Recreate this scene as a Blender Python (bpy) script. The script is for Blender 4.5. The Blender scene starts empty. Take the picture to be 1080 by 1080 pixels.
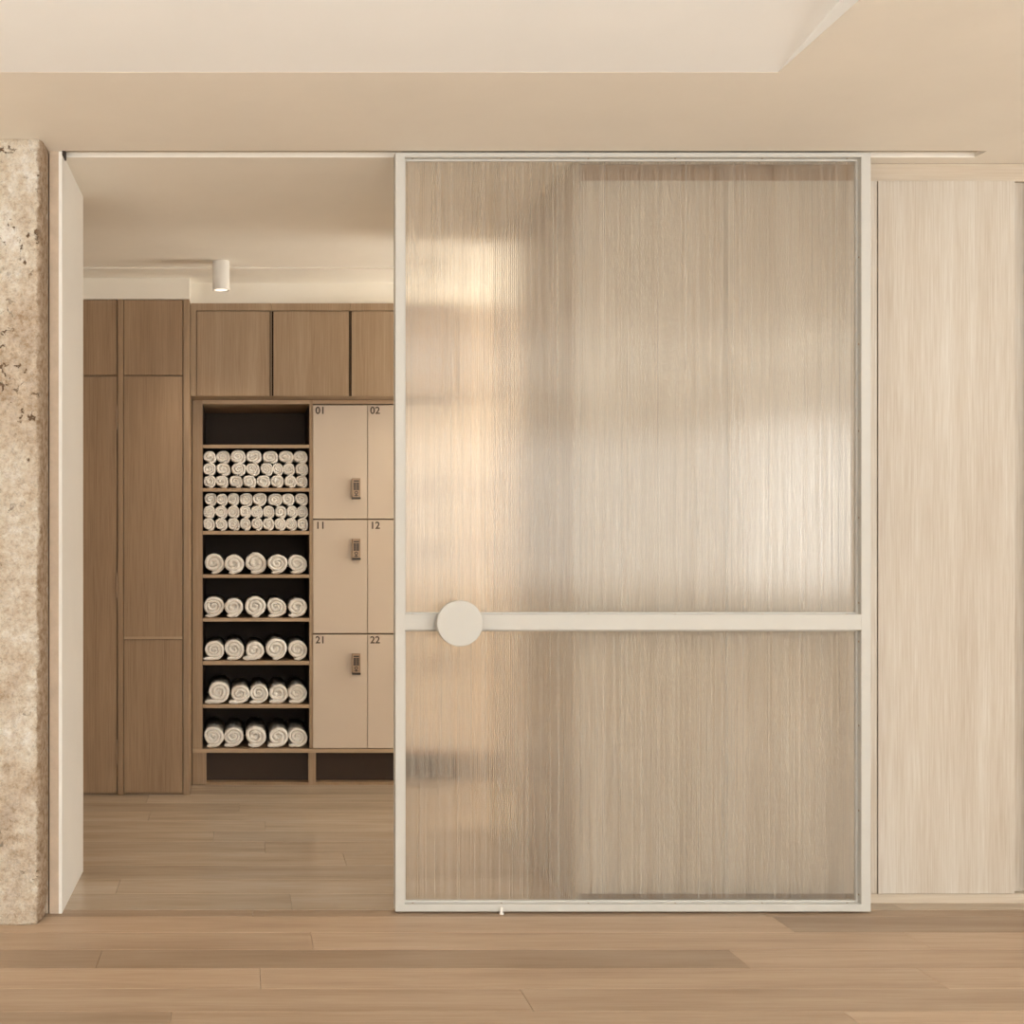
import bpy, bmesh, math, random
from mathutils import Vector, Matrix, noise
random.seed(7)
PI = math.pi
SC = bpy.context.scene
COL = SC.collection

# ------------------------------------------------------------------ camera facts (real metres)
F, XV, YV, EYE = 1200.0, 260.0, 575.0, 1.25
def WX(px, Y): return (px - XV) * Y / F
def WZ(py, Y): return EYE + (YV - py) * Y / F

def lin(c):
    c = c / 255.0
    return c / 12.92 if c <= .04045 else ((c + .055) / 1.055) ** 2.4
LIGHT = (1.0, .885, .745)
K = .90
def A(r, g, b, m=1.0):
    """paint colour that reads as this sRGB tone under the room's warm daylight"""
    return tuple(min(.92, max(.004, m * lin(v) / (K * l))) for v, l in zip((r, g, b), LIGHT)) + (1,)

# ------------------------------------------------------------------ material helpers
def new_mat(name):
    m = bpy.data.materials.new(name); m.use_nodes = True
    nt = m.node_tree
    return m, nt, nt.nodes, nt.links, nt.nodes['Principled BSDF']

def plain(name, col, rough=.5, metal=0, spec=.5, emit=None, strength=0):
    m, nt, N, L, b = new_mat(name)
    b.inputs['Base Color'].default_value = col
    b.inputs['Roughness'].default_value = rough
    b.inputs['Metallic'].default_value = metal
    b.inputs['Specular IOR Level'].default_value = spec
    if emit:
        b.inputs['Emission Color'].default_value = emit
        b.inputs['Emission Strength'].default_value = strength
    return m

def coords(N, L, rand=True, scale=(1, 1, 1)):
    tc = N.new('ShaderNodeTexCoord'); mp = N.new('ShaderNodeMapping')
    mp.inputs['Scale'].default_value = scale
    if rand:
        oi = N.new('ShaderNodeObjectInfo'); mu = N.new('ShaderNodeMath'); mu.operation = 'MULTIPLY'
        mu.inputs[1].default_value = 17.0
        L.new(oi.outputs['Random'], mu.inputs[0])
        ad = N.new('ShaderNodeVectorMath'); ad.operation = 'ADD'
        L.new(tc.outputs['Object'], ad.inputs[0]); L.new(mu.outputs[0], ad.inputs[1])
        L.new(ad.outputs[0], mp.inputs['Vector'])
    else:
        L.new(tc.outputs['Object'], mp.inputs['Vector'])
    return mp.outputs['Vector']

def nz(N, L, vec, scale, detail=4, rough=.55):
    n = N.new('ShaderNodeTexNoise'); n.inputs['Scale'].default_value = scale
    n.inputs['Detail'].default_value = detail; n.inputs['Roughness'].default_value = rough
    L.new(vec, n.inputs['Vector']); return n.outputs['Fac']

def ramp(N, L, fac, stops):
    r = N.new('ShaderNodeValToRGB'); e = r.color_ramp.elements
    e[0].position, e[0].color = stops[0]; e[1].position, e[1].color = stops[-1]
    for p, c in stops[1:-1]:
        x = e.new(p); x.color = c
    L.new(fac, r.inputs['Fac']); return r.outputs['Color']

def mixc(N, L, fac, a, b, blend='MIX'):
    m = N.new('ShaderNodeMix'); m.data_type = 'RGBA'; m.blend_type = blend
    for s, v in ((m.inputs[0], fac), (m.inputs[6], a), (m.inputs[7], b)):
        if isinstance(v, (int, float, tuple)): s.default_value = v
        else: L.new(v, s)
    return m.outputs[2]

def bump(N, L, b, h, strength, dist):
    bp = N.new('ShaderNodeBump'); bp.inputs['Strength'].default_value = strength
    bp.inputs['Distance'].default_value = dist
    L.new(h, bp.inputs['Height']); L.new(bp.outputs['Normal'], b.inputs['Normal']); return bp

def wood(name, dark, mid, light, grain='Z', rough=.45, fine=1.0, spec=.4):
    m, nt, N, L, b = new_mat(name)
    sc = {'Z': (70, 70, 1.6), 'X': (1.6, 70, 70), 'Y': (70, 1.6, 70)}[grain]
    sc2 = {'Z': (9, 9, .5), 'X': (.5, 9, 9), 'Y': (9, .5, 9)}[grain]
    f1 = nz(N, L, coords(N, L, True, sc), 3.0 * fine, 4, .6)
    f2 = nz(N, L, coords(N, L, True, sc2), 1.6, 3, .5)
    c1 = ramp(N, L, f1, [(.30, dark), (.5, mid), (.72, light)])
    c2 = ramp(N, L, f2, [(.30, dark), (.5, mid), (.70, light)])
    L.new(mixc(N, L, .4, c1, c2), b.inputs['Base Color'])
    b.inputs['Roughness'].default_value = rough
    b.inputs['Specular IOR Level'].default_value = spec
    bump(N, L, b, f1, .12, .002)
    return m

def plaster(name, col, amount=.05, rough=.85, scale=3.0, bs=.08):
    m, nt, N, L, b = new_mat(name)
    f = nz(N, L, coords(N, L, False), scale, 5, .6)
    lo = tuple(v * (1 - amount) for v in col[:3]) + (1,); hi = tuple(min(.93, v * (1 + amount)) for v in col[:3]) + (1,)
    L.new(ramp(N, L, f, [(.3, lo), (.7, hi)]), b.inputs['Base Color'])
    b.inputs['Roughness'].default_value = rough; b.inputs['Specular IOR Level'].default_value = .25
    bump(N, L, b, nz(N, L, coords(N, L, False), 60, 4, .6), bs, .004)
    return m

def floor_mat(name, dark, mid, light, rough, spec=.5):
    """planks along X; each plank carries its own tone in the attribute 'tone'"""
    m, nt, N, L, b = new_mat(name)
    at = N.new('ShaderNodeAttribute'); at.attribute_name = 'tone'
    tc = N.new('ShaderNodeTexCoord')
    sep = N.new('ShaderNodeMath'); sep.operation = 'MULTIPLY'; sep.inputs[1].default_value = 31.0
    L.new(at.outputs['Fac'], sep.inputs[0])
    ad = N.new('ShaderNodeVectorMath'); ad.operation = 'ADD'
    L.new(tc.outputs['Object'], ad.inputs[0]); L.new(sep.outputs[0], ad.inputs[1])
    def mp(s):
        x = N.new('ShaderNodeMapping'); x.inputs['Scale'].default_value = s
        L.new(ad.outputs[0], x.inputs['Vector']); return x.outputs['Vector']
    f1 = nz(N, L, mp((2.2, 60, 1)), 2.2, 6, .65)
    f2 = nz(N, L, mp((1.0, 11, 1)), 1.3, 5, .6)
    c1 = ramp(N, L, f1, [(.28, dark), (.5, mid), (.74, light)])
    c2 = ramp(N, L, f2, [(.30, dark), (.5, mid), (.72, light)])
    c = mixc(N, L, .55, c1, c2)
    tn = ramp(N, L, at.outputs['Fac'], [(0, (.76, .75, .74, 1)), (1, (1.14, 1.14, 1.14, 1))])
    L.new(mixc(N, L, 1.0, c, tn, 'MULTIPLY'), b.inputs['Base Color'])
    b.inputs['Roughness'].default_value = rough; b.inputs['Specular IOR Level'].default_value = spec
    bump(N, L, b, f1, .10, .002)
    return m

M = {}
M['plaster'] = plaster('beige_plaster', A(214, 196, 171), .03)
M['ceiling'] = plaster('ceiling_plaster', A(230, 214, 191), .02, bs=.03)
M['recess'] = plaster('brightened_ceiling_plaster', A(230, 219, 203), .015, bs=.02)  # whiter than the ceiling: the recess's brighter light is painted in
M['jamb'] = plaster('cream_plaster', A(224, 211, 192), .02, bs=.03)
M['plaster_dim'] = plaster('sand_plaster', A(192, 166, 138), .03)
M['plaster_pink'] = plaster('rough_pink_plaster', A(188, 162, 134), .10, scale=14, bs=.5)
M['frame'] = plain('cream_painted_metal', A(224, 211, 191, .66), .42)
M['screw'] = plain('dull_screw_metal', A(150, 125, 98), .4, .6)
M['pale_wood'] = wood('pale_veneer', A(198, 173, 144, .68), A(214, 193, 167, .71), A(226, 210, 188, .75), 'Z', .42)
M['pale_wood_x'] = wood('pale_veneer_long', A(196, 170, 140, .78), A(205, 181, 152, .78), A(214, 193, 166, .78), 'X', .45)
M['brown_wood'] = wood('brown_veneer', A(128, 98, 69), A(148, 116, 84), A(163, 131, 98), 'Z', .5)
M['oak_wood'] = wood('oak_veneer', A(146, 114, 82, .85), A(163, 131, 98, .85), A(180, 150, 117, .85), 'Z', .5)
M['oak_edge'] = wood('oak_edging', A(156, 124, 92), A(168, 137, 104), A(180, 150, 117), 'X', .5)
M['black'] = plain('black_laminate', A(46, 35, 27, 2.0), .6, spec=.2)
M['gap'] = plain('dark_gap', A(70, 52, 38, .6), .8, spec=.1)
M['locker'] = plain('cream_laminate', A(200, 176, 149, .95), .4)
M['locker_body'] = wood('locker_carcass', A(150, 118, 88), A(163, 131, 100), A(172, 142, 110), 'Z', .5)
M['ink'] = plain('dark_brown_ink', A(88, 66, 48, .6), .6)
M['lock_metal'] = plain('bronze_lock_metal', A(150, 120, 92), .35, .5)
M['lock_dark'] = plain('dark_keypad', A(60, 45, 34, .5), .4)
M['lamp_white'] = plain('white_powder_coat', A(220, 206, 187), .4)
M['lens'] = plain('lit_lens', (.9, .85, .78, 1), .4, emit=(1, .86, .68, 1), strength=1.4)
M['alu'] = plain('track_metal', A(205, 185, 160), .4, .3)
M['window_frame'] = plain('window_paint', A(215, 200, 180), .5)

m, nt, N, L, b = new_mat('white_terry')
f = nz(N, L, coords(N, L, True), 160, 4, .7)
L.new(ramp(N, L, f, [(.3, (.80, .78, .74, 1)), (.7, (.92, .90, .87, 1))]), b.inputs['Base Color'])
b.inputs['Roughness'].default_value = .95; b.inputs['Specular IOR Level'].default_value = .1
bump(N, L, b, f, .3, .004); M['towel'] = m

M['floor'] = floor_mat('oak_planks', A(140, 110, 81), A(162, 132, 102), A(179, 151, 121), .42, .4)
M['floor_inner'] = floor_mat('smooth_oak_planks', A(146, 121, 93), A(172, 147, 119), A(186, 163, 137), .24, .55)

# rough limewashed concrete
m, nt, N, L, b = new_mat('raw_concrete')
v = coords(N, L, False)
big = nz(N, L, v, 3.6, 9, .72); med = nz(N, L, v, 34, 9, .85); grit = nz(N, L, v, 120, 4, .8)
c = ramp(N, L, big, [(.38, A(160, 128, 96)), (.46, A(192, 166, 136)), (.54, A(212, 194, 169)), (.60, A(240, 231, 217))])
c2 = ramp(N, L, med, [(.34, A(128, 98, 70)), (.41, A(180, 152, 122)), (.50, A(214, 197, 173)), (.62, A(240, 231, 217))])
c = mixc(N, L, .45, c, c2)
c = mixc(N, L, .7, c, ramp(N, L, grit, [(.34, (.84, .79, .73, 1)), (.48, (1.2, 1.15, 1.08, 1)), (.66, (1.28, 1.23, 1.15, 1))]), 'MULTIPLY')
wv = N.new('ShaderNodeVectorMath'); wv.operation = 'SCALE'; wv.inputs['Scale'].default_value = .06
wn = N.new('ShaderNodeTexNoise'); wn.inputs['Scale'].default_value = 45; wn.inputs['Detail'].default_value = 4; L.new(v, wn.inputs['Vector'])
L.new(wn.outputs['Color'], wv.inputs[0]); wa = N.new('ShaderNodeVectorMath'); wa.operation = 'ADD'; L.new(v, wa.inputs[0]); L.new(wv.outputs[0], wa.inputs[1])
pit = nz(N, L, wa.outputs[0], 30, 2, .5)
pitmask = ramp(N, L, pit, [(.63, (0, 0, 0, 1)), (.67, (1, 1, 1, 1))])
gate = ramp(N, L, nz(N, L, v, 3.3, 3, .6), [(.47, (0, 0, 0, 1)), (.55, (1, 1, 1, 1))])
pm = mixc(N, L, 1.0, pitmask, gate, 'MULTIPLY')
c = mixc(N, L, pm, c, A(122, 94, 68))
# the broken arris is raw, browner stone: a band of its own along the corner
sx = N.new('ShaderNodeSeparateXYZ'); L.new(v, sx.inputs[0])
jit = N.new('ShaderNodeMath'); jit.operation = 'MULTIPLY_ADD'; jit.inputs[1].default_value = .05
L.new(nz(N, L, v, 18, 4, .7), jit.inputs[0]); L.new(sx.outputs['X'], jit.inputs[2])
mr = N.new('ShaderNodeMapRange'); mr.inputs['From Min'].default_value = -.668; mr.inputs['From Max'].default_value = -.660
L.new(jit.outputs[0], mr.inputs['Value'])
raw = ramp(N, L, nz(N, L, v, 40, 4, .7), [(.35, A(150, 118, 86)), (.6, A(192, 164, 134))])
c = mixc(N, L, mr.outputs[0], c, raw)
L.new(c, b.inputs['Base Color']); b.inputs['Roughness'].default_value = .92; b.inputs['Specular IOR Level'].default_value = .15
sub = N.new('ShaderNodeMath'); sub.operation = 'MULTIPLY_ADD'; sub.inputs[1].default_value = -.8
L.new(pm, sub.inputs[0]); L.new(med, sub.inputs[2])
bump(N, L, b, sub.outputs[0], .9, .016); M['concrete'] = m

# fluted glazing: clear sheet with upright flutes, slightly milky
def glass_mat(name, depth, rough, flute):
    m = bpy.data.materials.new(name); m.use_nodes = True; nt = m.node_tree; N = nt.nodes; L = nt.links
    N.clear(); out = N.new('ShaderNodeOutputMaterial')
    tc = N.new('ShaderNodeTexCoord'); sx = N.new('ShaderNodeSeparateXYZ'); L.new(tc.outputs['Object'], sx.inputs[0])
    mu = N.new('ShaderNodeMath'); mu.operation = 'MULTIPLY'; mu.inputs[1].default_value = 2 * PI / .0066; L.new(sx.outputs['X'], mu.inputs[0])
    sn = N.new('ShaderNodeMath'); sn.operation = 'SINE'; L.new(mu.outputs[0], sn.inputs[0])
    mp = N.new('ShaderNodeMapping'); mp.inputs['Scale'].default_value = (1, 1, .002); L.new(tc.outputs['Object'], mp.inputs['Vector'])
    strk = nz(N, L, mp.outputs['Vector'], 75, 4, .75)
    ad = N.new('ShaderNodeMath'); ad.operation = 'MULTIPLY_ADD'; ad.inputs[1].default_value = 2.2
    fl = N.new('ShaderNodeMath'); fl.operation = 'MULTIPLY'; fl.inputs[1].default_value = flute
    L.new(sn.outputs[0], fl.inputs[0]); L.new(strk, ad.inputs[0]); L.new(fl.outputs[0], ad.inputs[2])
    bp = N.new('ShaderNodeBump'); bp.inputs['Strength'].default_value = 1.0; bp.inputs['Distance'].default_value = depth
    L.new(ad.outputs[0], bp.inputs['Height'])
    gl = N.new('ShaderNodeBsdfGlass'); gl.inputs['IOR'].default_value = 1.52; gl.inputs['Roughness'].default_value = rough
    gl.inputs['Color'].default_value = (1, .985, .96, 1)
    L.new(bp.outputs['Normal'], gl.inputs['Normal'])
    tr = N.new('ShaderNodeBsdfTranslucent'); tr.inputs['Color'].default_value = (.96, .91, .84, 1)
    df = N.new('ShaderNodeBsdfDiffuse'); df.inputs['Color'].default_value = (.96, .91, .84, 1)
    mx1 = N.new('ShaderNodeMixShader'); mx1.inputs[0].default_value = .5; L.new(tr.outputs[0], mx1.inputs[1]); L.new(df.outputs[0], mx1.inputs[2])
    fine = nz(N, L, mp.outputs['Vector'], 150, 3, .8)  # streaks in the milkiness paint in glints of the flutes
    mk = N.new('ShaderNodeMapRange'); mk.inputs['From Min'].default_value = .38; mk.inputs['From Max'].default_value = .66
    mk.inputs['To Min'].default_value = .03; mk.inputs['To Max'].default_value = .27; L.new(fine, mk.inputs['Value'])
    mx = N.new('ShaderNodeMixShader'); L.new(mk.outputs[0], mx.inputs[0])
    L.new(gl.outputs[0], mx.inputs[1]); L.new(mx1.outputs[0], mx.inputs[2]); L.new(mx.outputs[0], out.inputs['Surface'])
    return m
M['glass'] = glass_mat('fluted_glass', .00017, .11, 1.0)
M['glass_face'] = glass_mat('glass_front_face', .00013, .12, .25)

# ------------------------------------------------------------------ mesh helpers
def box(bm, x0, x1, y0, y1, z0, z1, bev=0):
    t = bmesh.new()
    bmesh.ops.create_cube(t, size=1)
    for v in t.verts:
        v.co = Vector(((x0 + x1) / 2 + v.co.x * (x1 - x0), (y0 + y1) / 2 + v.co.y * (y1 - y0), (z0 + z1) / 2 + v.co.z * (z1 - z0)))
    if bev:
        bmesh.ops.bevel(t, geom=t.edges[:], offset=bev, segments=2, affect='EDGES', profile=.6)
    me = bpy.data.meshes.new('t'); t.to_mesh(me); t.free(); bm.from_mesh(me); bpy.data.meshes.remove(me)
    return bm

def lathe(bm, prof, c, axis='Z', seg=32):
    """prof: (radius, height) pairs, closed on the axis at both ends"""
    rings = []
    for r, h in prof:
        ring = []
        for i in range(seg):
            a = 2 * PI * i / seg; p = (r * math.cos(a), r * math.sin(a), h)
            if axis == 'Y': p = (p[0], p[2], p[1])
            if axis == 'X': p = (p[2], p[0], p[1])
            ring.append(bm.verts.new((c[0] + p[0], c[1] + p[1], c[2] + p[2])))
        rings.append(ring)
    for a, b2 in zip(rings, rings[1:]):
        for i in range(seg):
            bm.faces.new((a[i], a[(i + 1) % seg], b2[(i + 1) % seg], b2[i]))
    bm.faces.new(rings[0]); bm.faces.new(rings[-1])
    bmesh.ops.recalc_face_normals(bm, faces=bm.faces[:])
    return bm

def B(*a, bev=0):
    bm = bmesh.new()
    return box(bm, *a, bev=bev)

def obj(name, bm, mat, parent=None, smooth=False):
    me = bpy.data.meshes.new(name); bm.to_mesh(me); bm.free(); me.materials.append(mat)
    if smooth:
        for p in me.polygons: p.use_smooth = True
    o = bpy.data.objects.new(name, me); COL.objects.link(o)
    if parent is not None: attach(o, parent)
    return o

def origin_of(o):
    v = Vector((0, 0, 0))
    while o is not None:
        v = v + (o['org'] if False else o.location); o = o.parent
    return v

ORG = {}
def attach(o, parent):
    """parts are written in room coordinates: the mesh is shifted into the parent's space"""
    org = ORG.get(parent.name, Vector((0, 0, 0)))
    o.parent = parent
    o.data.transform(Matrix.Translation(-org))
    ORG[o.name] = org
    return o

def thing(name, label, cat, loc, group=None):
    o = bpy.data.objects.new(name, None); COL.objects.link(o); o.location = loc; o.empty_display_size = .1
    o['label'] = label; o['category'] = cat
    if group: o['group'] = group
    ORG[o.name] = Vector(loc)
    return o

def tag(o, label, cat, group=None):
    o['label'] = label; o['category'] = cat
    if group: o['group'] = group
    return o

def struct(name, bm, mat, parent=None, label=None):
    o = obj(name, bm, mat, parent)
    if parent is None: o['kind'] = 'structure'
    if label: o['label'] = label
    return o

# ------------------------------------------------------------------ the key planes
YD = 3.862                # front of the sliding door
CEIL = 2.586
XJ = WX(65.5, 3.86)       # face of the left jamb
XSLOT = WX(1040, 3.86)
YJB = 4.36                # back of the left wall
YC = 3.968                # front of the pale cupboards
XC0 = WX(605, YC)         # their left side
YTALL, YUP, YLOW = 5.69, 5.78, 5.93
BACK, LEFT, RIGHT = -3.0, -3.4, 6.6
rwins = [(-2.4, -.4), (.4, 2.6)]
WIN_E, RIGHT_E, UP_E, IN_SIDE, IN_UP, SPOT = (2, 10.5, 44), 5.2, 112, 26, 31, 11
UPS = [(-1.6, -.5, 1.05), (1.2, -.9, .95), (4.2, 0, .6)]

# ------------------------------------------------------------------ floors, plank by plank in one mesh
def plank_floor(name, mat, x0, x1, y0, y1, w, ystart, known, gap, spread=1.0, bias=.0):
    bm = bmesh.new(); lay = []
    j0 = math.floor((y0 - ystart) / w)
    j = j0
    while ystart + j * w < y1:
        a = max(y0, ystart + j * w); c = min(y1, ystart + (j + 1) * w)
        cuts = list(known.get(j, []))
        if cuts:
            lo = cuts[0]
            while lo > x0: lo -= random.uniform(1.5, 2.1); cuts.insert(0, lo)
            hi = cuts[-1]
            while hi < x1: hi += random.uniform(1.5, 2.1); cuts.append(hi)
        else:
            lo = x0 - random.uniform(.1, 1.9); cuts = [lo]
            while lo < x1: lo += random.uniform(1.6, 2.1); cuts.append(lo)
        for p, q in zip(cuts, cuts[1:]):
            p2, q2 = max(p, x0), min(q, x1)
            if q2 - p2 < .01 or c - a < .004: continue
            n0 = len(bm.verts)
            box(bm, p2 + gap, q2 - gap, a + gap, c - gap, -.02, 0, bev=.0012)
            lay.append((len(bm.verts) - n0, min(1, max(0, .5 + bias + spread * (random.random() - .5)))))
        j += 1
    me = bpy.data.meshes.new(name); bm.to_mesh(me); bm.free(); me.materials.append(mat)
    at = me.attributes.new('tone', 'FLOAT', 'POINT'); i = 0
    for n, t in lay:
        for _ in range(n):
            at.data[i].value = t; i += 1
    o = bpy.data.objects.new(name, me); COL.objects.link(o); o['kind'] = 'structure'
    return o
W = .156
# row j spans [3.83+j*W, 3.83+(j+1)*W]
known = {-1: [-.9, 1.77], -2: [.207, 2.12], -3: [-.445, 1.49], -4: [.04, 1.98], -5: [-.95, .77], -6: [-.2, 1.6]}
plank_floor('floor', M['floor'], LEFT, RIGHT, BACK, 3.90, W, 3.83, known, .0005)
plank_floor('floor_inner', M['floor_inner'], -1.4, 3.4, 3.9005, 6.40, .18, 3.90, {}, .0003, .45)
fb = B(LEFT, RIGHT, BACK, 6.5, -.12, -.021); struct('floor_base', fb, M['gap'])

# ------------------------------------------------------------------ walls
bm = B(LEFT, -.6735, 3.862, YJB - .01, 0, CEIL + .2); box(bm, -.6685, XJ - .012, 3.86, YJB - .01, 0, CEIL + .2); box(bm, -.6736, -.6684, 3.90, YJB - .01, 0, CEIL + .2)
struct('wall_left', bm, M['plaster_pink'])
struct('trim_1', B(XJ - .0119, XJ, 3.858, YJB, 0, CEIL + .0, bev=.002), M['jamb'])           # smooth cream reveal
struct('wall_inner_left', B(-1.5, -1.4, YJB - .01, 6.4, 0, CEIL + .2), M['plaster'])
struct('wall_back', B(-1.5, 3.5, 6.38, 6.5, 0, CEIL + .2), M['plaster'])
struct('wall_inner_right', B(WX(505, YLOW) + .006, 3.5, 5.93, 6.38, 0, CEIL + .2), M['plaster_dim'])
struct('wall_passage', B(XC0 + .03, 3.5, 4.985, 5.03, 0, CEIL + .0), M['jamb'])
struct('wall_inner_end', B(3.5, 3.6, 4.9, 6.4, 0, CEIL + .2), M['jamb'])
struct('wall_side_left', B(LEFT - .1, LEFT, BACK, 3.86, 0, CEIL + .3), M['plaster'])
bm = bmesh.new(); ys_ = BACK
for a, c in rwins:
    box(bm, RIGHT, RIGHT + .1, ys_, a, 0, CEIL + .3); box(bm, RIGHT, RIGHT + .1, a, c, 0, .6); box(bm, RIGHT, RIGHT + .1, a, c, 2.4, CEIL + .3); ys_ = c
box(bm, RIGHT, RIGHT + .1, ys_, 5, 0, CEIL + .3)
struct('wall_right', bm, M['plaster'])
# window wall behind the viewer, with real openings
wins = [(-2.6, -.9, .75, 2.45), (.3, 4.7, .8, 2.35), (4.98, 5.75, .75, 2.5)]
bm = bmesh.new(); xs = LEFT - .1
for (a, c, z0, z1) in wins:
    box(bm, xs, a, BACK - .2, BACK, 0, CEIL + .3); box(bm, a, c, BACK - .2, BACK, 0, z0); box(bm, a, c, BACK - .2, BACK, z1, CEIL + .3); xs = c
box(bm, xs, RIGHT + .1, BACK - .2, BACK, 0, CEIL + .3)
struct('wall_front', bm, M['plaster'])
for i, (a, c, z0, z1) in enumerate(wins):
    bm = bmesh.new(); t = .05
    box(bm, a, a + t, BACK - .14, BACK - .08, z0, z1); box(bm, c - t, c, BACK - .14, BACK - .08, z0, z1)
    box(bm, a, c, BACK - .14, BACK - .08, z0, z0 + t); box(bm, a, c, BACK - .14, BACK - .08, z1 - t, z1)
    box(bm, (a + c) / 2 - .02, (a + c) / 2 + .02, BACK - .14, BACK - .08, z0, z1)
    struct('window_%d' % (i + 1), bm, M['window_frame'])

# ------------------------------------------------------------------ ceiling with slot and recess
YR, XR0, XR1, YR0 = 3.215, -2.9, WX(820, 3.22), -1.6
T = CEIL + .2
bm = bmesh.new()
box(bm, LEFT, RIGHT, YR, 3.855, CEIL, T)
box(bm, XR1, RIGHT, BACK, YR, CEIL, T); box(bm, LEFT, XR0, BACK, YR, CEIL, T); box(bm, XR0, XR1, BACK, YR0, CEIL, T)
box(bm, LEFT, XJ, 3.855, 3.921, CEIL, T); box(bm, XSLOT, RIGHT, 3.855, 3.921, CEIL, T)
box(bm, XJ, XSLOT, 3.855, 3.921, CEIL + .05, T)
box(bm, LEFT, RIGHT, 3.921, 5.42, CEIL, T)
box(bm, LEFT, 3.6, 5.42, 5.50, CEIL + .008, T)
box(bm, LEFT, 3.6, 5.50, YUP + .02, CEIL, T)
box(bm, LEFT, 3.6, YUP + .02, 6.5, 2.481, T)      # filler over the cupboards
box(bm, LEFT, WX(200, YTALL), YTALL + .001, 6.4, 2.481, T)
struct('ceiling', bm, M['ceiling'])
h = .05
bm = bmesh.new()
box(bm, XR0 - .02, XR1 + .02, YR0 - .02, YR + .02, CEIL + h, CEIL + h + .04)
NS = 8                                                # coved lip all round
def loop_at(k):
    a = PI / 2 * k / NS; inn = h * .15 * (1 - math.cos(a)); z = CEIL + .0008 + (h - .0008) * math.sin(a)
    far = .44 * k / NS; z2 = CEIL + .0008 + (h - .0008) * k / NS      # the far side is a long shallow splay
    return [(XR0 + .001 + inn, YR0 + .001 + far, z2), (XR1 - .001 - inn, YR0 + .001 + far, z2), (XR1 - .001 - inn, YR - .001 - far, z2), (XR0 + .001 + inn, YR - .001 - far, z2)]
vl = [[bm.verts.new(p) for p in loop_at(k)] for k in range(NS + 1)]
for a, c in zip(vl, vl[1:]):
    for q in range(4): bm.faces.new((a[q], a[(q + 1) % 4], c[(q + 1) % 4], c[q]))
struct('ceiling_recess', bm, M['recess'])

# ------------------------------------------------------------------ raw concrete column
bm = bmesh.new()
ZN, cell = 330, 2.586 / 330
prof = []                                            # outline from the hidden left to the back right
x = -1.3
while x < -.688: prof.append((x, 3.745, 0)); x += .0095
prof += [(-.688, 3.746, 0), (-.682, 3.749, 0), (-.677, 3.755, 0), (-.6735, 3.766, 0), (-.672, 3.782, 0), (-.671, 3.80, 0), (-.670, 3.82, 0), (-.670, 3.84, 0), (-.670, 3.859, 0)]
grid = []
for iz in range(ZN + 1):
    z = iz * cell; row = []
    for k, (px, py, _) in enumerate(prof):
        edge = min(1, max(0, (px + .74) / .07))
        p = Vector((px, py, z))
        d = noise.fractal(p * 9, .8, 2.1, 5) * .004 + noise.fractal(p * 38, .8, 2.1, 3) * .0016
        chip = max(0, noise.fractal(Vector((0, 3, z * 26)), .7, 2.1, 5) - .1) * .009 * edge
        gouge = max(0, noise.noise(p * 22) - .38) * .02
        if z < .08: chip += (.08 - z) * .22 * edge * (.6 + noise.noise(Vector((z * 60, 1, 1))))
        yy = py + d + chip * .9 + gouge
        xx = px - chip + (noise.fractal(p * 45, .8, 2, 3) * .0012 * edge if k > 10 else 0) - .003 * edge
        row.append(bm.verts.new((xx, min(yy, 3.8595), z)))
    grid.append(row)
for a, c in zip(grid, grid[1:]):
    for i in range(len(a) - 1): bm.faces.new((a[i], a[i + 1], c[i + 1], c[i]))
for ring in (grid[0], grid[-1]):
    e = bm.verts.new((-1.3, 3.8595, ring[0].co.z)); bm.faces.new(ring + [e])
bmesh.ops.recalc_face_normals(bm, faces=bm.faces[:])
column = obj('concrete_column', bm, M['concrete'], smooth=True); column['kind'] = 'structure'
column['label'] = 'rough raw concrete column beside the left door jamb'

# ------------------------------------------------------------------ sliding door
x0, x1 = WX(417, YD), WX(918.5, YD)
z0, z1 = WZ(963, YD), WZ(161, YD)
z0 = .006
yb = YD + .048; fw = WX(427, YD) - x0
door = thing('sliding_door', 'cream framed sliding door with two fluted glass panes and round pull', 'door', ((x0 + x1) / 2, YD + .02, 0))
zr0, zr1 = WZ(664.5, YD), WZ(648, YD)
bt = WZ(954, YD); tb = WZ(165.5, YD)
bm = bmesh.new()
box(bm, x0, x0 + fw, YD, yb, z0, z1, .0012); box(bm, x1 - fw, x1, YD, yb, z0, z1, .0012)
box(bm, x0 + fw - .001, x1 - fw + .001, YD + .0002, yb - .0002, z0, bt, .0012)
box(bm, x0 + fw - .001, x1 - fw + .001, YD + .0002, yb - .0002, tb, z1, .0012)
obj('frame', bm, M['frame'], door)
obj('middle_rail', B(x0 + fw - .0005, x1 - fw + .0005, YD + .0006, yb - .0006, zr0, zr1, bev=.001), M['frame'], door)
yg = YD + .036
for (a, c, nm) in ((bt, zr0, 'lower'), (zr1, tb, 'upper')):
    bm = bmesh.new(); w = .006; ya, yc = yg - .012, yg - .0008
    X0, X1 = x0 + fw, x1 - fw
    box(bm, X0, X0 + w, ya, yc, a, c, .0008); box(bm, X1 - w, X1, ya, yc, a, c, .0008)
    box(bm, X0 + w, X1 - w, ya, yc, a, a + w, .0008); box(bm, X0 + w, X1 - w, ya, yc, c - w, c, .0008)
    bead = obj('glazing_bead', bm, M['frame'], door)
    pane = obj('fluted_pane', B(X0 + .0006, X1 - .0006, yg, yg + .006, a + .0006, c - .0006), M['glass'], door)
    pane.data.materials.append(M['glass_face'])
    for q in pane.data.polygons: q.material_index = 1 if q.normal.y < -.5 else 0
    pane['label'] = nm + ' fluted glass pane'
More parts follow.
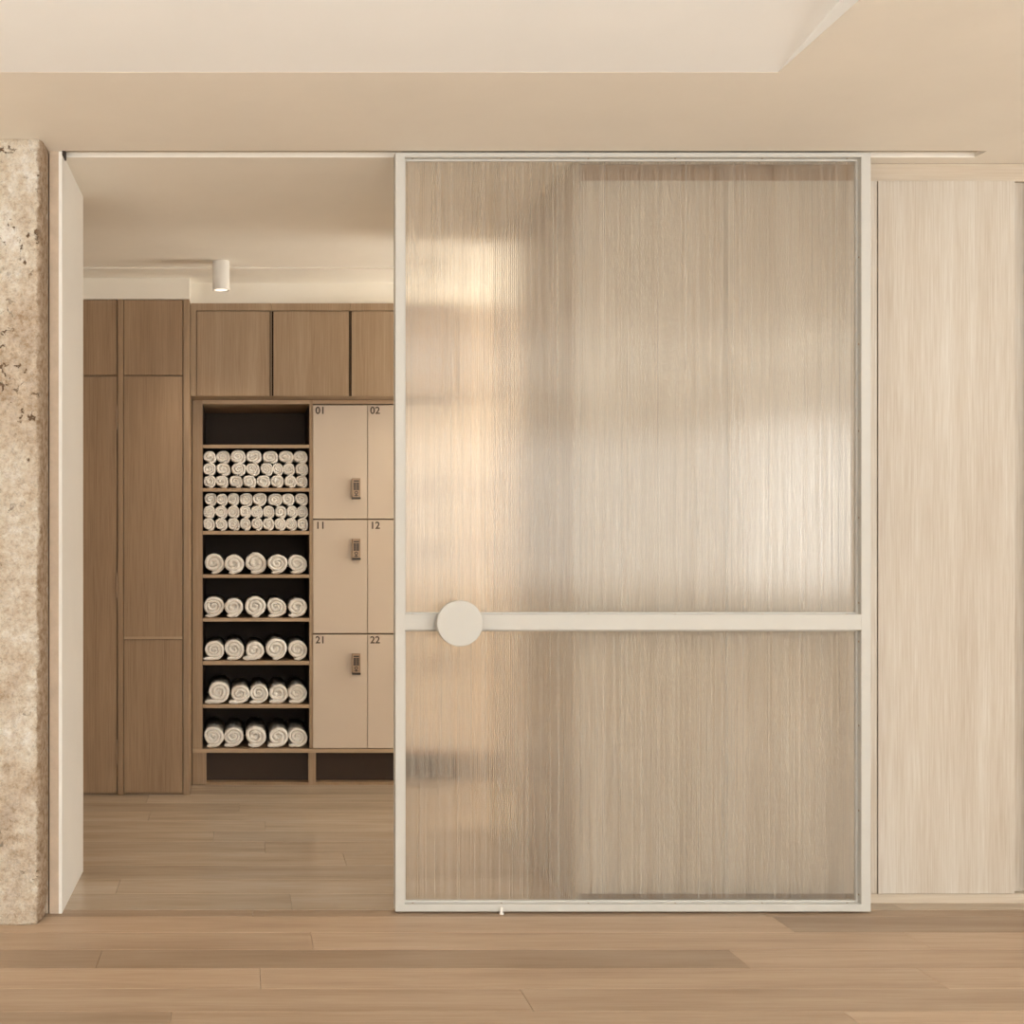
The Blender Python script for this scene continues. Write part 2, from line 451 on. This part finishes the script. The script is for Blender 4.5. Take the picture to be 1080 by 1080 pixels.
# little screws in the reveals
ys = YD + .016
for py in (270, 362, 454, 546, 636, 677, 766, 856, 945):
    s = obj('screw', lathe(bmesh.new(), [(.0016, -.0006), (.0034, 0), (.0034, .0012)], (x1 - fw - .0012, ys, WZ(py, YD)), 'X', 10), M['screw'], door)
for px in (436, 530, 622, 714, 806, 896):
    X = WX(px, YD)
    for zc, up in ((bt, 1), (zr1, 1), (tb, -1)):
        pr = [(.0034, 0), (.0034, .001), (.0016, .0014)] if up > 0 else [(.0016, -.0014), (.0034, -.001), (.0034, 0)]
        obj('screw', lathe(bmesh.new(), pr, (X, ys, zc), 'Z', 10), M['screw'], door)
# round pull on a short stem
hx, hz, hr = WX(484.6, YD - .04), WZ(657.3, YD - .04), 24.4 * (YD - .05) / F
bm = bmesh.new()
lathe(bm, [(hr - .003, -.052), (hr - .001, -.051), (hr, -.048), (hr, -.036), (hr - .001, -.034), (hr - .003, -.033)], (hx, YD, hz), 'Y', 96)
handle = obj('pull_disc', bm, M['frame'], door)
for p in handle.data.polygons: p.use_smooth = len(p.vertices) == 4 and abs(p.normal.y) < .5
obj('pull_stem', lathe(bmesh.new(), [(.018, -.034), (.018, .0002)], (hx, YD, hz), 'Y', 32), M['frame'], door, True)

gx = WX(529, YD - .01)
g = obj('floor_guide', lathe(bmesh.new(), [(.0075, 0), (.0075, .004), (.0045, .006), (.0045, .022), (.003, .024)], (0, 0, 0), 'Z', 20), M['lamp_white'])
g.location = (gx, YD - .009, 0.0003); tag(g, 'tiny white floor guide pin at the foot of the sliding door', 'door guide')

# ceiling track in the slot
bm = bmesh.new()
box(bm, XJ + .006, XSLOT - .006, 3.870, 3.902, CEIL + .034, CEIL + .049)
box(bm, XJ + .006, XSLOT - .006, 3.870, 3.874, CEIL + .012, CEIL + .034); box(bm, XJ + .006, XSLOT - .006, 3.898, 3.902, CEIL + .012, CEIL + .034)
tr_ = obj('door_track', bm, M['alu'])
tag(tr_, 'slim metal door track set in the ceiling slot above the sliding door', 'track')
bm = B(XJ + .0002, XJ + .005, 3.857, 3.919, CEIL - .012, CEIL + .03)
cap = obj('track_end_stop', bm, M['black']); tag(cap, 'small black end stop at the left end of the ceiling slot', 'stop')

# ------------------------------------------------------------------ pale cupboards right of and behind the door
zb, zt, zc = WZ(942.5, YC), WZ(190, YC), CEIL - .001
XC1 = 4.4
cup = thing('wall_cupboard', 'pale wood floor to ceiling cupboard with flat doors, right of the sliding door', 'cupboard', (2.0, 4.4, 0))
obj('side_panel', B(XC0, XC0 + .022, YC, 4.98, 0, zc, bev=.001), M['pale_wood'], cup)
bm = B(XC0 + .0225, XC1, YC + .05, 4.98, .0, zc); obj('carcass', bm, M['pale_wood'], cup)
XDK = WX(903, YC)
obj('cornice', B(XC0 + .0225, XDK, YC + .024, YC + .0495, zt, zc, bev=.001), M['brown_wood'], cup)['label'] = 'cornice length behind the glass, shade painted in brown'  # brown wood here paints the shade above these doors
obj('cornice', B(XDK, XC1, YC + .014, YC + .0495, zt, zc, bev=.001), M['pale_wood_x'], cup)
obj('plinth', B(XC0 + .0225, XDK, YC + .04, YC + .0495, 0, zb - .002), M['brown_wood'], cup)['label'] = 'recessed plinth behind the glass, shade painted in dark brown'  # brown again: shade of the toe recess put into the colour
obj('plinth', B(XDK, XC1, YC + .006, YC + .0495, 0, zb - .002), M['pale_wood_x'], cup)
seams = [XC0 + .023, WX(765, YC), WX(925.6, YC), WX(1071, YC)]
gp = .0046
for a, c in zip(seams, seams[1:]):
    obj('door', B(a + gp / 2, c - gp / 2, YC, YC + .02, zb, zt - .0025, bev=.0008), M['pale_wood'], cup)
for sx_ in seams[1:-1]:
    obj('seam_shade_strip', B(sx_ - .006, sx_ + .006, YC + .0205, YC + .0495, zb, zt - .003), M['gap'], cup)  # dark strip behind each seam paints in its shade
xx = WX(1071, YC) + .055
while xx < XC1 - .5:
    obj('door', B(xx, xx + .50, YC, YC + .02, zb, zt - .0025, bev=.0008), M['pale_wood'], cup); xx += .5022
obj('finger_channel', B(WX(1071, YC) + .002, WX(1071, YC) + .053, YC + .03, YC + .0495, zb, zt - .0002), M['pale_wood'], cup)

# ------------------------------------------------------------------ tall brown cupboard on the left of the locker room
YT = YTALL
def TX(px): return WX(px, YT)
def TZ(py): return WZ(py, YT)
tall = thing('tall_cupboard', 'tall brown wood cupboard with hinged door, left of the towel shelves', 'cupboard', (-1.1, 6.0, 0))
top = 2.479
bm = B(-1.38, TX(199.6), YT + .022, 6.37, 0, top); obj('carcass', bm, M['brown_wood'], tall)
obj('end_panel', B(TX(193.5), TX(199.6), YT, YT + .0215, 0, top, bev=.001), M['oak_wood'], tall)
obj('stile', B(TX(124.5), TX(130), YT, YT + .0215, 0, top, bev=.001), M['brown_wood'], tall)
lft = -1.38
obj('upper_door', B(lft, TX(123), YT + .002, YT + .0215, TZ(395.5), top - .002, bev=.001), M['brown_wood'], tall)
dr = obj('door', B(lft, TX(123), YT + .002, YT + .0215, .012, TZ(397.5), bev=.001), M['brown_wood'], tall)
obj('panel', B(TX(130.6), TX(192.5), YT + .002, YT + .0215, TZ(395.5), top - .002, bev=.001), M['brown_wood'], tall)
obj('panel', B(TX(130.6), TX(192.5), YT + .002, YT + .0215, TZ(672.5), TZ(397), bev=.001), M['brown_wood'], tall)
obj('panel', B(TX(130.6), TX(192.5), YT + .002, YT + .0215, .012, TZ(674.5), bev=.001), M['brown_wood'], tall)
obj('rail', B(TX(130.6), TX(192.5), YT - .001, YT + .003, TZ(674), TZ(671.5)), M['oak_edge'], tall)
for pa, pb in ((427, 453), (604, 631), (780, 807)):
    bm = bmesh.new()
    box(bm, TX(122.2), TX(124.2), YT - .004, YT + .0015, TZ(pb), TZ(pa), .001)
    obj('hinge', bm, M['lock_metal'], tall)

# ------------------------------------------------------------------ overhead cupboards above the lockers
YU = YUP
def UX(px): return WX(px, YU)
def UZ(py): return WZ(py, YU)
zu0, zu1 = UZ(417.5), 2.479
xr = WX(505, YLOW)
cells = [(207.6, 284.6), (288.4, 368), (371, 449), (452.5, 500)]
ulabels = ['brown overhead cupboard directly above the towel shelves', 'brown overhead cupboard above the lockers, second from the left',
           'brown overhead cupboard above the lockers, partly behind the door edge', 'brown overhead cupboard seen blurred through the fluted glass']
bounds = [201, 286.5, 369.5, 450.7, None]
for i, (a, c) in enumerate(cells):
    xa = UX(bounds[i]) + .0005; xb = (UX(bounds[i + 1]) if bounds[i + 1] else xr) - .0005
    u = thing('overhead_cupboard', ulabels[i], 'cupboard', ((xa + xb) / 2, 6.1, zu0), 'overhead cupboards above the lockers')
    bm = bmesh.new(); box(bm, xa, xb, YU + .022, 6.36, zu0, zu1); obj('carcass', bm, M['oak_wood'], u)
    bm = bmesh.new()
    ztop = UZ(327.5)
    box(bm, xa, xb, YU, YU + .0215, ztop, zu1)
    if i == 0: box(bm, xa, UX(206.8), YU, YU + .0215, zu0, ztop)
    if i == 0: box(bm, UX(285.6), xb, YU, YU + .0215, zu0, ztop)
    obj('frame', bm, M['oak_wood'], u)
    d = obj('door', B(UX(a), min(UX(c), xb - .001), YU + .004, YU + .021, zu0 + .001, ztop - .003, bev=.001), M['oak_wood'], u)
    obj('seam_shade_strip', B(xa + .0305 if i == 0 else xa + .001, xb - .001, YU + .0213, YU + .0219, zu0 + .002, ztop), M['gap'], u)  # dark sheet behind the door paints the shade in its gaps

# ------------------------------------------------------------------ towel shelving
YL = YLOW
def LX(px): return WX(px, YL)
def LZ(py): return WZ(py, YL)
sh = thing('towel_shelves', 'oak shelving with black lining and eight bays holding rolled towels', 'shelving', (LX(268), 6.1, 0))
dpt = 6.36
zbase, ztopL = LZ(794), zu0 - .002
bm = bmesh.new()
box(bm, LX(203), LX(213.6), YL, dpt, LZ(789.6), ztopL)       # left upright
obj('side_panel', bm, M['oak_wood'], sh)
obj('side_panel', B(LX(326.4), LX(329.8), YL, dpt, LZ(789), ztopL), M['oak_wood'], sh)
obj('top_board', B(LX(213.6), LX(326.4), YL, dpt, LZ(426), ztopL), M['oak_edge'], sh)
obj('back_panel', B(LX(213.6), LX(326.4), dpt - .012, dpt - .002, LZ(789), LZ(426)), M['black'], sh)
for xa, xb in ((213.62, 213.95), (326.0, 326.38)):
    obj('black_lining', B(LX(xa), LX(xb), YL + .004, dpt - .0125, LZ(788.8), LZ(426.2)), M['black'], sh)
shelf_tops = []
for pt, pb in ((469, 472.6), (514.8, 518.4), (560, 563.8), (606, 609.5), (652, 655.5), (697.3, 701.3), (743.2, 746.8)):
    obj('shelf', B(LX(214.0), LX(325.95), YL + .0, dpt - .013, LZ(pb), LZ(pt), bev=.0008), M['oak_edge'], sh)
    obj('black_lining', B(LX(214.0), LX(325.95), YL + .006, dpt - .013, LZ(pb) - .0015, LZ(pb) - .0001), M['black'], sh)
    shelf_tops.append(LZ(pt))
shelf_tops.append(LZ(789.5) + .001)
# plinth: long board with legs and black recess
pl = thing('locker_plinth', 'oak plinth board on short posts with black recess under the lockers', 'plinth', (.4, 6.1, 0))
obj('board', B(LX(203), xr, YL - .006, dpt, LZ(793.8), LZ(789.8), bev=.0008), M['oak_edge'], pl)
for a, c in ((210, 217.5), (325.5, 333.3), (439, 447)):
    obj('post', B(LX(a), LX(c), YL + .002, YL + .06, .002, LZ(794)), M['oak_wood'], pl)
obj('recess_back', B(LX(203), xr, YL + .07, dpt, .003, LZ(794)), M['black'], pl)
obj('post', B(LX(203), LX(209.9), YL + .002, YL + .06, .002, LZ(794)), M['oak_wood'], pl)
obj('floor_strip', B(LX(217.5), xr, YL + .004, YL + .069, .0005, .012), M['brown_wood'], pl)

# ------------------------------------------------------------------ lockers
def text_mesh(txt, size):
    cu = bpy.data.curves.new('txt', 'FONT'); cu.body = txt; cu.size = size; cu.extrude = .0006; cu.offset = size * .018
    to = bpy.data.objects.new('txt', cu); COL.objects.link(to)
    bpy.context.view_layer.update()
    me = bpy.data.meshes.new_from_object(to.evaluated_get(bpy.context.evaluated_depsgraph_get()))
    bpy.data.objects.remove(to); bpy.data.curves.remove(cu)
    bm = bmesh.new(); bm.from_mesh(me); bpy.data.meshes.remove(me)
    return bm

fa = obj('fascia_board', B(LX(329.9), xr, YL + .001, 6.36, LZ(426), zu0 - .002), M['oak_edge'])
tag(fa, 'brown wood fascia strip between the overhead cupboards and locker tops', 'board')
cols = [(330.2, 387.5), (387.9, 445.2), (445.6, 504.2)]
rows = [(427.2, 547.2), (548.4, 667.8), (669.2, 789.2)]
lockz = [515.2, 579, 699.6]
nums = [['01', '02', ''], ['11', '12', ''], ['21', '22', '']]
lx_ = 375.3
names = {0: 'top', 1: 'middle', 2: 'bottom'}
for r, (pa, pb) in enumerate(rows):
    for c, (xa, xb) in enumerate(cols):
        n = nums[r][c]
        lab = ('cream locker door numbered %s in the %s row with keypad lock' % (n, names[r])) if c == 0 else \
              ('cream locker numbered %s in the %s row, cut by the sliding door edge' % (n, names[r])) if c == 1 else \
              ('cream %s row locker blurred behind the fluted glass' % names[r])
        u = thing('locker', lab, 'locker', (LX((xa + xb) / 2), 6.15, LZ(pb)), 'cream lockers beside the towel shelves')
        X0, X1, Z0, Z1 = LX(xa), LX(xb), LZ(pb), LZ(pa)
        obj('body', B(X0 - .0008, X1 + .0008, YL + .014, dpt, Z0 - .001, Z1 + .001), M['locker_body'], u)
        d = obj('door', B(X0 + .0006, X1 - .0006, YL, YL + .0135, Z0 + .0006, Z1 - .0006, bev=.0008), M['locker'], u)
        if n:
            tb_ = text_mesh(n, .052)
            tb_.transform(Matrix.Translation((LX(xa + 2.4), YL - .0004, LZ(pa + 9.2))) @ Matrix.Rotation(PI / 2, 4, 'X'))
            obj('number', tb_, M['ink'], d)
        cx = lx_ + c * 57.8; zc_ = LZ(lockz[r]); hx_ = LX(cx)
        w2, h2 = 4.5 * YL / F, 10.6 * YL / F
        lk = obj('lock', B(hx_ - w2, hx_ + w2, YL - .020, YL - .0003, zc_ - h2, zc_ + h2, bev=.003), M['lock_metal'], d)
        bm = bmesh.new(); yk0, yk1 = YL - .0206, YL - .0198
        s = YL / F
        box(bm, hx_ - 2.6 * s, hx_ + 3.0 * s, yk0, yk1, zc_ + 7.0 * s, zc_ + 8.4 * s)
        for kr in range(4):
            for kc in range(2):
                xk = hx_ - 2.8 * s + kc * 3.1 * s; zk = zc_ + (4.2 - kr * 2.0) * s
                box(bm, xk, xk + 2.7 * s, yk0, yk1, zk, zk + 1.7 * s)
        # printed ring and crossbar below the keys
        for q in range(16):
            a = 2 * PI * q / 16; a2 = 2 * PI * (q + 1) / 16
            ccz = zc_ - 4.6 * s
            vs = [bm.verts.new((hx_ + rr * s * math.cos(t), yk0, ccz + rr * s * math.sin(t))) for rr, t in ((1.0, a), (1.9, a), (1.9, a2), (1.0, a2))]
            bm.faces.new(vs)
        box(bm, hx_ - 2.3 * s, hx_ + 2.3 * s, yk0, yk1, zc_ - 7.9 * s, zc_ - 7.2 * s)
        box(bm, hx_ - .7 * s, hx_ + .7 * s, yk0, yk1, zc_ - 8.4 * s, zc_ - 6.5 * s)
        obj('keypad', bm, M['lock_dark'], d)
        obj('thumb_turn', B(hx_ - w2, hx_ + w2, YL - .034, YL - .0203, zc_ - h2 - .004, zc_ - h2 + .006, bev=.002), M['lock_dark'], d)

# ------------------------------------------------------------------ rolled towels
def roll_mesh(R, turns, length, tail, height, seed, square=0.0):
    """one long strip of terry wound into a roll, its last fold lying on the shelf; axis along Y, base at z=0"""
    rnd = random.Random(seed); bm = bmesh.new()
    p = R / (turns + .40); th = p * .43
    path = []
    seg = 24; end = -PI / 2 + rnd.uniform(-.15, .15)
    tot = int(turns * seg)
    e1, e2, ph = rnd.uniform(.02, .07), rnd.uniform(.0, .04), rnd.uniform(0, 6)
    for i in range(tot + 1):
        a = end - (tot - i) * 2 * PI / seg            # winds outward, ends at the bottom
        r = p * .30 + (R - th - p * .30) * (i / tot) ** .9
        r *= 1 + e1 * math.sin(2 * a + ph) + e2 * math.sin(3 * a + ph * 2) + square * (.5 - .5 * math.cos(4 * a)) * (i / tot)
        path.append((r * math.cos(a), r * math.sin(a)))
    xs_b = [q[0] for q in path[-seg:]]; wdt = (max(xs_b) - min(xs_b)) + 2 * th; mid = (max(xs_b) + min(xs_b)) / 2
    f_ = 2 * R / wdt
    path = [((x - mid) * f_, z) for x, z in path]
    lx, lz = path[-1]
    lo = min(q[1] for q in path)
    n = max(1, int(tail / .007)) if tail > .004 else 0
    for i in range(1, n + 1):                         # the loose end runs along the shelf
        k = i / n
        path.append((lx + tail * k, lz + (lo - lz) * min(1, k * 2) + .10 * th * math.sin(k * PI * 1.5)))
    prof = []
    for k in range(9):                                # rounded strip section: (across, along the axis)
        a = -PI / 2 + PI * k / 8
        prof.append((th * math.sin(a), -th * .95 * math.cos(a)))
    sect = prof + [(th, length), (-th, length)]
    rings = []
    for i, (x, z) in enumerate(path):
        a = Vector(path[max(0, i - 1)]); b2 = Vector(path[min(len(path) - 1, i + 1)])
        t = (b2 - a).normalized(); nrm = Vector((t.y, -t.x))
        wob = noise.noise(Vector((x * 45, z * 45, seed))) * th * .8
        taper = 1.0 if 1 < i < len(path) - 2 else .8
        if i == len(path) - 1: taper = .5
        fold = 1.25 if (n and i > len(path) - n and taper == 1.0) else 1.0
        ring = []
        for (u, v) in sect:
            q = Vector((x, z)) + nrm * u * taper * fold
            jit = noise.noise(Vector((q.x * 90, v * 60, q.y * 90 + seed))) * th * .30
            ring.append(bm.verts.new((q.x + jit, v + wob, q.y + jit)))
        rings.append(ring)
    m_ = len(sect)
    for a, b2 in zip(rings, rings[1:]):
        for i in range(m_): bm.faces.new((a[i], a[(i + 1) % m_], b2[(i + 1) % m_], b2[i]))
    bm.faces.new(rings[0]); bm.faces.new(rings[-1])
    # the core of the roll, so nothing shows between the turns
    lathe(bm, [(R * .72, th * .9), (R * .72, length - .004)], (0, 0, 0), 'Y', 20)
    for v in bm.verts: v.co.x = -v.co.x
    zmin = min(v.co.z for v in bm.verts); zmax = max(v.co.z for v in bm.verts)
    for v in bm.verts: v.co.z = (v.co.z - zmin) * height / (zmax - zmin)
    bmesh.ops.recalc_face_normals(bm, faces=bm.faces[:])
    me = bpy.data.meshes.new('rolled_towel'); bm.to_mesh(me); bm.free(); me.materials.append(M['towel'])
    for q in me.polygons: q.use_smooth = True
    return me

ordn = ['first', 'second', 'third', 'fourth', 'fifth', 'sixth', 'seventh', 'eighth', 'ninth']
def CX(u): return LX(200 + u / 7.714)
packs = [
    (shelf_tops[1], 'upper packed shelf', [
        ('top', [162, 272, 395, 522, 657, 787, 905], 52), ('middle', [160, 275, 400, 515, 628, 718, 810, 915], 49), ('bottom', [162, 262, 378, 488, 600, 714, 822, 914], 48)]),
    (shelf_tops[2], 'lower packed shelf', [
        ('top', [170, 262, 355, 460, 570, 697, 803, 912], 52), ('middle', [157, 257, 357, 454, 548, 645, 742, 836, 922], 48), ('bottom', [157, 258, 360, 455, 548, 642, 738, 830, 922], 47)])]
sd = 11
for zs, nm, layers in packs:
    z = zs
    for lname, xs_, hu in reversed(layers):
        n = len(xs_)
        hpx = 12.6
        for i, u in enumerate(xs_):
            gapl = (xs_[i] - xs_[i - 1]) if i else (u - 106) * 1.8; gapr = (xs_[i + 1] - xs_[i]) if i < n - 1 else (973 - u) * 1.8
            rad = min((gapl + gapr) / 2, 128, min(gapl, gapr) * 1.12) / 2 / 7.714 * YL / F * 1.0
            me = roll_mesh(rad, random.choice([1.9, 2.2, 2.5]), .26, 0, .0672 if lname != 'top' else .069 + random.uniform(-.003, .002), sd, .12); sd += 1
            o = bpy.data.objects.new('rolled_hand_towel', me); COL.objects.link(o)
            o.location = (CX(u), YL + .022 + random.uniform(0, .012), z + .0006)
            tag(o, 'small white rolled towel, %s from left in the %s layer of the %s' % (ordn[i], lname, nm), 'towel', 'small rolled towels packed on two shelves')
        z += .0646
big = [   # centre x (in px), radius px, tail px
    (shelf_tops[3], 'fourth', [(226, 11.2, 3), (247, 11.2, 5), (270, 12.2, 3), (293, 11.2, 6), (314.2, 10.8, 7)]),
    (shelf_tops[4], 'third', [(225.5, 11.6, 9), (246.5, 10.6, 8), (269.5, 11.8, 4), (292.2, 11.2, 8), (314.2, 11, 9)]),
    (shelf_tops[5], 'fourthx', [(226, 11, 11), (247.2, 11.2, 8), (269, 10.4, 14), (291.5, 11.9, 4), (314.3, 10.9, 2)]),
    (shelf_tops[6], 'x', [(231, 12, 16), (253.5, 10.6, 13), (273.3, 10.6, 9), (294, 10.8, 9), (314.2, 10.8, 10)]),
    (shelf_tops[7], 'x', [(225.5, 11.2, 8), (246.5, 11, 10), (270, 11.8, 9), (294, 10.8, 12), (314.4, 10.8, 9)])]
bname = ['highest', 'second highest', 'middle', 'second lowest', 'lowest']
for k, (zs, _, items) in enumerate(big):
    for i, (px, rp, tp) in enumerate(items):
        R = rp * .955 * YL / F
        me = roll_mesh(R, random.choice([2.1, 2.4, 2.7]), .34, tp * YL / F * .9, 2 * R * random.uniform(.97, 1.03), sd); sd += 1
        o = bpy.data.objects.new('rolled_bath_towel', me); COL.objects.link(o)
        o.location = (LX(px), YL + .016 + random.uniform(0, .02), zs + .0006)
        tag(o, 'large white rolled towel, %s from left on the %s shelf of large rolls' % (ordn[i], bname[k]), 'towel', 'large rolled towels on the lower shelves')

# ------------------------------------------------------------------ surface downlights
def downlight(px, Y, label):
    X = WX(px, Y); d = thing('downlight', label, 'ceiling light', (X, Y, CEIL), 'cylinder downlights in the locker room')
    zb_ = CEIL - .136
    bm = bmesh.new()
    lathe(bm, [(.0395, CEIL - .0006), (.040, CEIL - .002), (.040, zb_ + .002), (.0392, zb_), (.034, zb_), (.032, zb_ + .006)], (X, Y, 0), 'Z', 48)
    h_ = obj('housing', bm, M['lamp_white'], d)
    for p in h_.data.polygons: p.use_smooth = abs(p.normal.z) < .5
    obj('lens', lathe(bmesh.new(), [(.0315, zb_ + .0054), (.0315, zb_ + .004), (.028, zb_ + .0032)], (X, Y, 0), 'Z', 40), M['lens'], d)
    l = bpy.data.lights.new('downlight_beam', 'SPOT'); l.energy = SPOT; l.color = (1, .82, .62); l.spot_size = math.radians(110); l.spot_blend = .8; l.shadow_soft_size = .03
    lo = bpy.data.objects.new('downlight_beam', l); COL.objects.link(lo); lo.location = (X, Y, zb_ - .006)
downlight(233.2, 5.36, 'white cylinder downlight in plain view on the locker room ceiling')
downlight(478, 5.36, 'white cylinder downlight smeared into a bright streak behind fluted glass')

# ------------------------------------------------------------------ daylight through the windows, plus added fill lights
SUN = (.985, 1.0, .97)
WARM = (.97, .95, .87)
def area(name, loc, rot, sx_, sy_, energy, col=SUN):
    l = bpy.data.lights.new(name, 'AREA'); l.shape = 'RECTANGLE'; l.size = sx_; l.size_y = sy_; l.color = col; l.energy = energy
    o = bpy.data.objects.new(name, l); COL.objects.link(o); o.location = loc; o.rotation_euler = rot
    return o
for (a, c, z0, z1), e in zip(wins, WIN_E):
    area('window_daylight', ((a + c) / 2, BACK - .07, (z0 + z1) / 2), (PI / 2, 0, 0), c - a - .1, z1 - z0 - .1, e * (c - a) * (z1 - z0))
for (a, c) in rwins:
    area('window_daylight', (RIGHT + .05, (a + c) / 2, 1.5), (PI / 2, 0, PI / 2), c - a - .1, 1.7, RIGHT_E * (c - a) * 1.8)
for x, y, k in UPS:
    area('added_upward_fill', (x, y, 1.32), (PI, 0, 0), 1.2, 1.2, UP_E * k)  # added unseen fill, facing up to brighten the ceiling
# the locker room runs on behind the cupboards; both lights here are added, unseen
area('added_inner_side_light', (3.44, 5.34, 1.2), (PI / 2, 0, PI / 2), .56, 2.1, IN_SIDE, WARM)  # added side light at the passage end, no window built
area('added_inner_fill', (2.6, 5.36, 1.32), (PI, 0, 0), .8, .6, IN_UP, WARM)
w = bpy.data.worlds.new('sky'); SC.world = w; w.use_nodes = True
w.node_tree.nodes['Background'].inputs[0].default_value = (.8, .75, .68, 1)
w.node_tree.nodes['Background'].inputs[1].default_value = .6

# ------------------------------------------------------------------ camera
cam = bpy.data.cameras.new('camera'); co = bpy.data.objects.new('camera', cam); COL.objects.link(co)
co.location = (0, 0, EYE); co.rotation_euler = (PI / 2, 0, 0)
cam.sensor_width = 36; cam.lens = F / 1080 * 36; cam.sensor_fit = 'HORIZONTAL'
cam.shift_x = (540 - XV) / 1080; cam.shift_y = (YV - 540) / 1080
cam.clip_start = .05
SC.camera = co
SC.cycles.max_bounces = 16; SC.cycles.transmission_bounces = 12; SC.cycles.diffuse_bounces = 7
SC.view_settings.view_transform = 'Standard'; SC.view_settings.look = 'None'
SC.view_settings.gamma = 1; SC.view_settings.use_curve_mapping = False
SC.view_settings.exposure = 0.10
